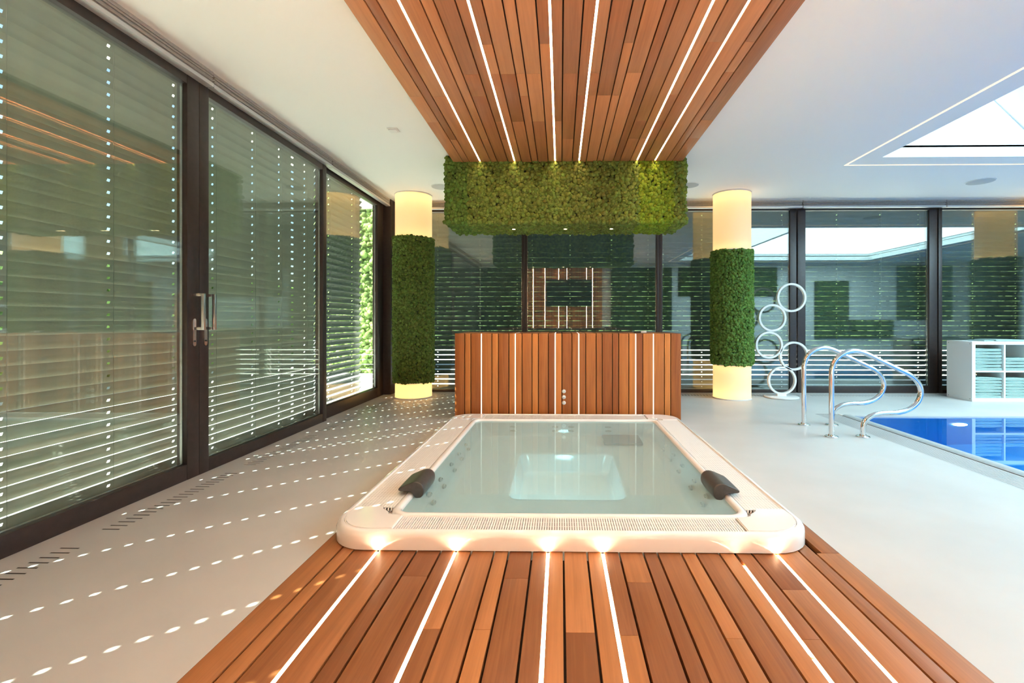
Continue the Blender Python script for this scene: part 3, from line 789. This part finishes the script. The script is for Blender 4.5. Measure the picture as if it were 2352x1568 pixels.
# ================================================================== RING SCULPTURE
sc = thing('ring_sculpture', (2.96, 6.30, 0), 'white sculpture of five stacked rings on a round base', 'sculpture')
lathe('base', 2.96, 6.30, [(.205, 0), (.215, .006), (.215, .016), (.205, .022)], M['sculpt'], sc, 56)
box('neck', 2.90, 3.02, 6.28, 6.32, .021, .052, M['sculpt'], sc, .004)
def ring(cx, cz, r, y):
    n = 64; d = .022; rr = .0125; loops = []
    for i in range(n):
        a = 2 * math.pi * i / n; c, s_ = math.cos(a), math.sin(a)
        loops.append([(cx + (r - q) * c, y + p, cz + (r - q) * s_) for q, p in ((0, -d), (0, d), (2 * rr, d), (2 * rr, -d))])
    loops.append(loops[0]); vs, fs = loft(loops, True, False, False); pyd('ring', vs, fs, M['sculpt'], sc, True, 40)
for cx, cz, r in ((2.965, .228, .188), (3.123, .556, .193), (2.792, .703, .181), (2.835, 1.067, .183), (3.09, 1.338, .193)): ring(cx, cz, r, 6.30)

# ================================================================== TOWEL SHELF
KX, KY0, KY1 = 5.235, 6.02, 6.41
sh = thing('open_shelf', (5.62, 6.2, 0), 'white open cube shelf unit standing by the pool', 'shelf')
KW = .822; KH = .765; T_ = .042; D_ = .02
box('side_panel', KX, KX + T_, KY0, KY1, T_, KH - T_, M['shelfw'], sh); box('side_panel', KX + KW - T_, KX + KW, KY0, KY1, T_, KH - T_, M['shelfw'], sh)
box('top_panel', KX, KX + KW, KY0, KY1, KH - T_, KH, M['shelfw'], sh, .002); box('bottom_panel', KX, KX + KW, KY0, KY1, 0, T_, M['shelfw'], sh, .002)
cxm = KX + KW / 2; czm = KH / 2
box('divider', cxm - D_ / 2, cxm + D_ / 2, KY0 + .002, KY1, T_, KH - T_, M['shelfw'], sh)
for a, b in ((KX + T_, cxm - D_ / 2), (cxm + D_ / 2, KX + KW - T_)): box('shelf_board', a, b, KY0 + .002, KY1, czm - D_ / 2, czm + D_ / 2, M['shelfw'], sh)
for y in (KY0 + .03, KY1 - .03):
    for z in (.03, KH - .03):
        p_ = lathe('peg', 0, 0, [(.006, 0), (.006, .0015)], M['peg'], sh, 12); p_.matrix_parent_inverse = Matrix.Identity(4)
        p_.location = Vector((KX, y, z)) - Vector(sh.location); p_.rotation_euler = (0, R(-90), 0)

def towel(x0, x1, y0, y1, z, h, label, group, seed, lay=2, ph=0.0):
    g = random.Random(seed); n = 12; loops = []
    am = h * .12; lh = h / lay
    dx = g.uniform(-.006, .006); dy = g.uniform(0, .012)
    for k in range(n + 1):
        s = k / n; x = x0 + .008 + (x1 - x0 - .016) * s + dx
        e = (1 - max(0, abs(s - .5) * 2 - .86) / .14 * .22)
        w0 = am * math.sin(s * 5 + ph)
        pr = []
        for L in range(lay):
            for a in range(7):
                an = R(-90 + 180 * a / 6); pr.append((y0 + dy + lh * .5 * (1 - math.cos(an)) + (.002 if L % 2 else 0), z + lh * (L + .5) + lh * .47 * math.sin(an)))
        top = [(yy, zz) for yy, zz in pr]
        full = top + [(y1 - .01, z + h - .002), (y1, z + h * .5), (y1 - .01, z + .001)]
        zc = z + h / 2
        loops.append([(x, yy, max(z + .0003, zc + (zz - zc) * e + w0 * ((zz - z) / h) * .9)) for yy, zz in full])
    vs, fs = loft(loops); o = pyd('towel', vs, fs, M['towel'], None, True, 65)
    return tag(o, label, 'towel', group)
ORD = ['bottom', 'second', 'third', 'fourth', 'fifth', 'sixth', 'seventh', 'eighth']
cells = [(KX + T_, cxm - D_ / 2, czm + D_ / 2, 7, .0405, 'upper left compartment of the white shelf'), (cxm + D_ / 2, KX + KW - T_, czm + D_ / 2, 4, .040, 'upper right compartment of the white shelf'),
         (KX + T_, cxm - D_ / 2, T_, 7, .0375, 'lower left compartment of the white shelf'), (cxm + D_ / 2, KX + KW - T_, T_, 7, .0365, 'lower right compartment of the white shelf')]
sd_ = 100
for a, b, z, n, h, lab in cells:
    for i in range(n):
        sd_ += 1; hh = h * random.Random(sd_).uniform(.88, .93)
        towel(a + .004, b - .006, KY0 + .012, KY1 - .02, z + .0005 + i * h, hh, ('%s mint towel from below in %s' % (ORD[i], lab)) if i else 'lowest mint towel in ' + lab, 'folded mint towels on the shelf', sd_, 2, n * 1.7 + z * 5)
towel(5.40, 5.54, 6.04, 6.30, KH + .0005, .014, 'small thin mint towel lying flat on shelf top', 'folded mint towels on the shelf', 300, 1)
towel(5.55, 6.02, 6.03, 6.36, KH + .0005, .022, 'larger mint towel lying flat on shelf top at right', 'folded mint towels on the shelf', 301, 1)

# ================================================================== CEILING FITTINGS
for x, y, r, lab in ((-1.51, 5.86, .125, 'round flush ceiling speaker left of the hanging moss box'), (1.60, 5.84, .125, 'round flush ceiling speaker right of the hanging moss box'), (5.10, 5.75, .145, 'round flush ceiling speaker above the pool handrails at right')):
    t = thing('ceiling_speaker', (x, y, H), lab, 'speaker', 'flush ceiling speakers')
    lathe('rim', x, y, [(r, H - .001), (r, H - .005), (r - .008, H - .006)], M['white'], t, 48); lathe('grille', x, y, [(r - .008, H - .0065), (r - .012, H - .008), (.01, H - .009)], M['speaker'], t, 48)
t = thing('ceiling_sensor', (-1.48, 4.10, H), 'small square white sensor on the ceiling at left', 'sensor')
box('plate', -1.525, -1.435, 4.055, 4.145, H - .008, H - .0005, M['plastic'], t, .003); box('cover', -1.515, -1.445, 4.065, 4.135, H - .018, H - .008, M['plastic'], t, .005)
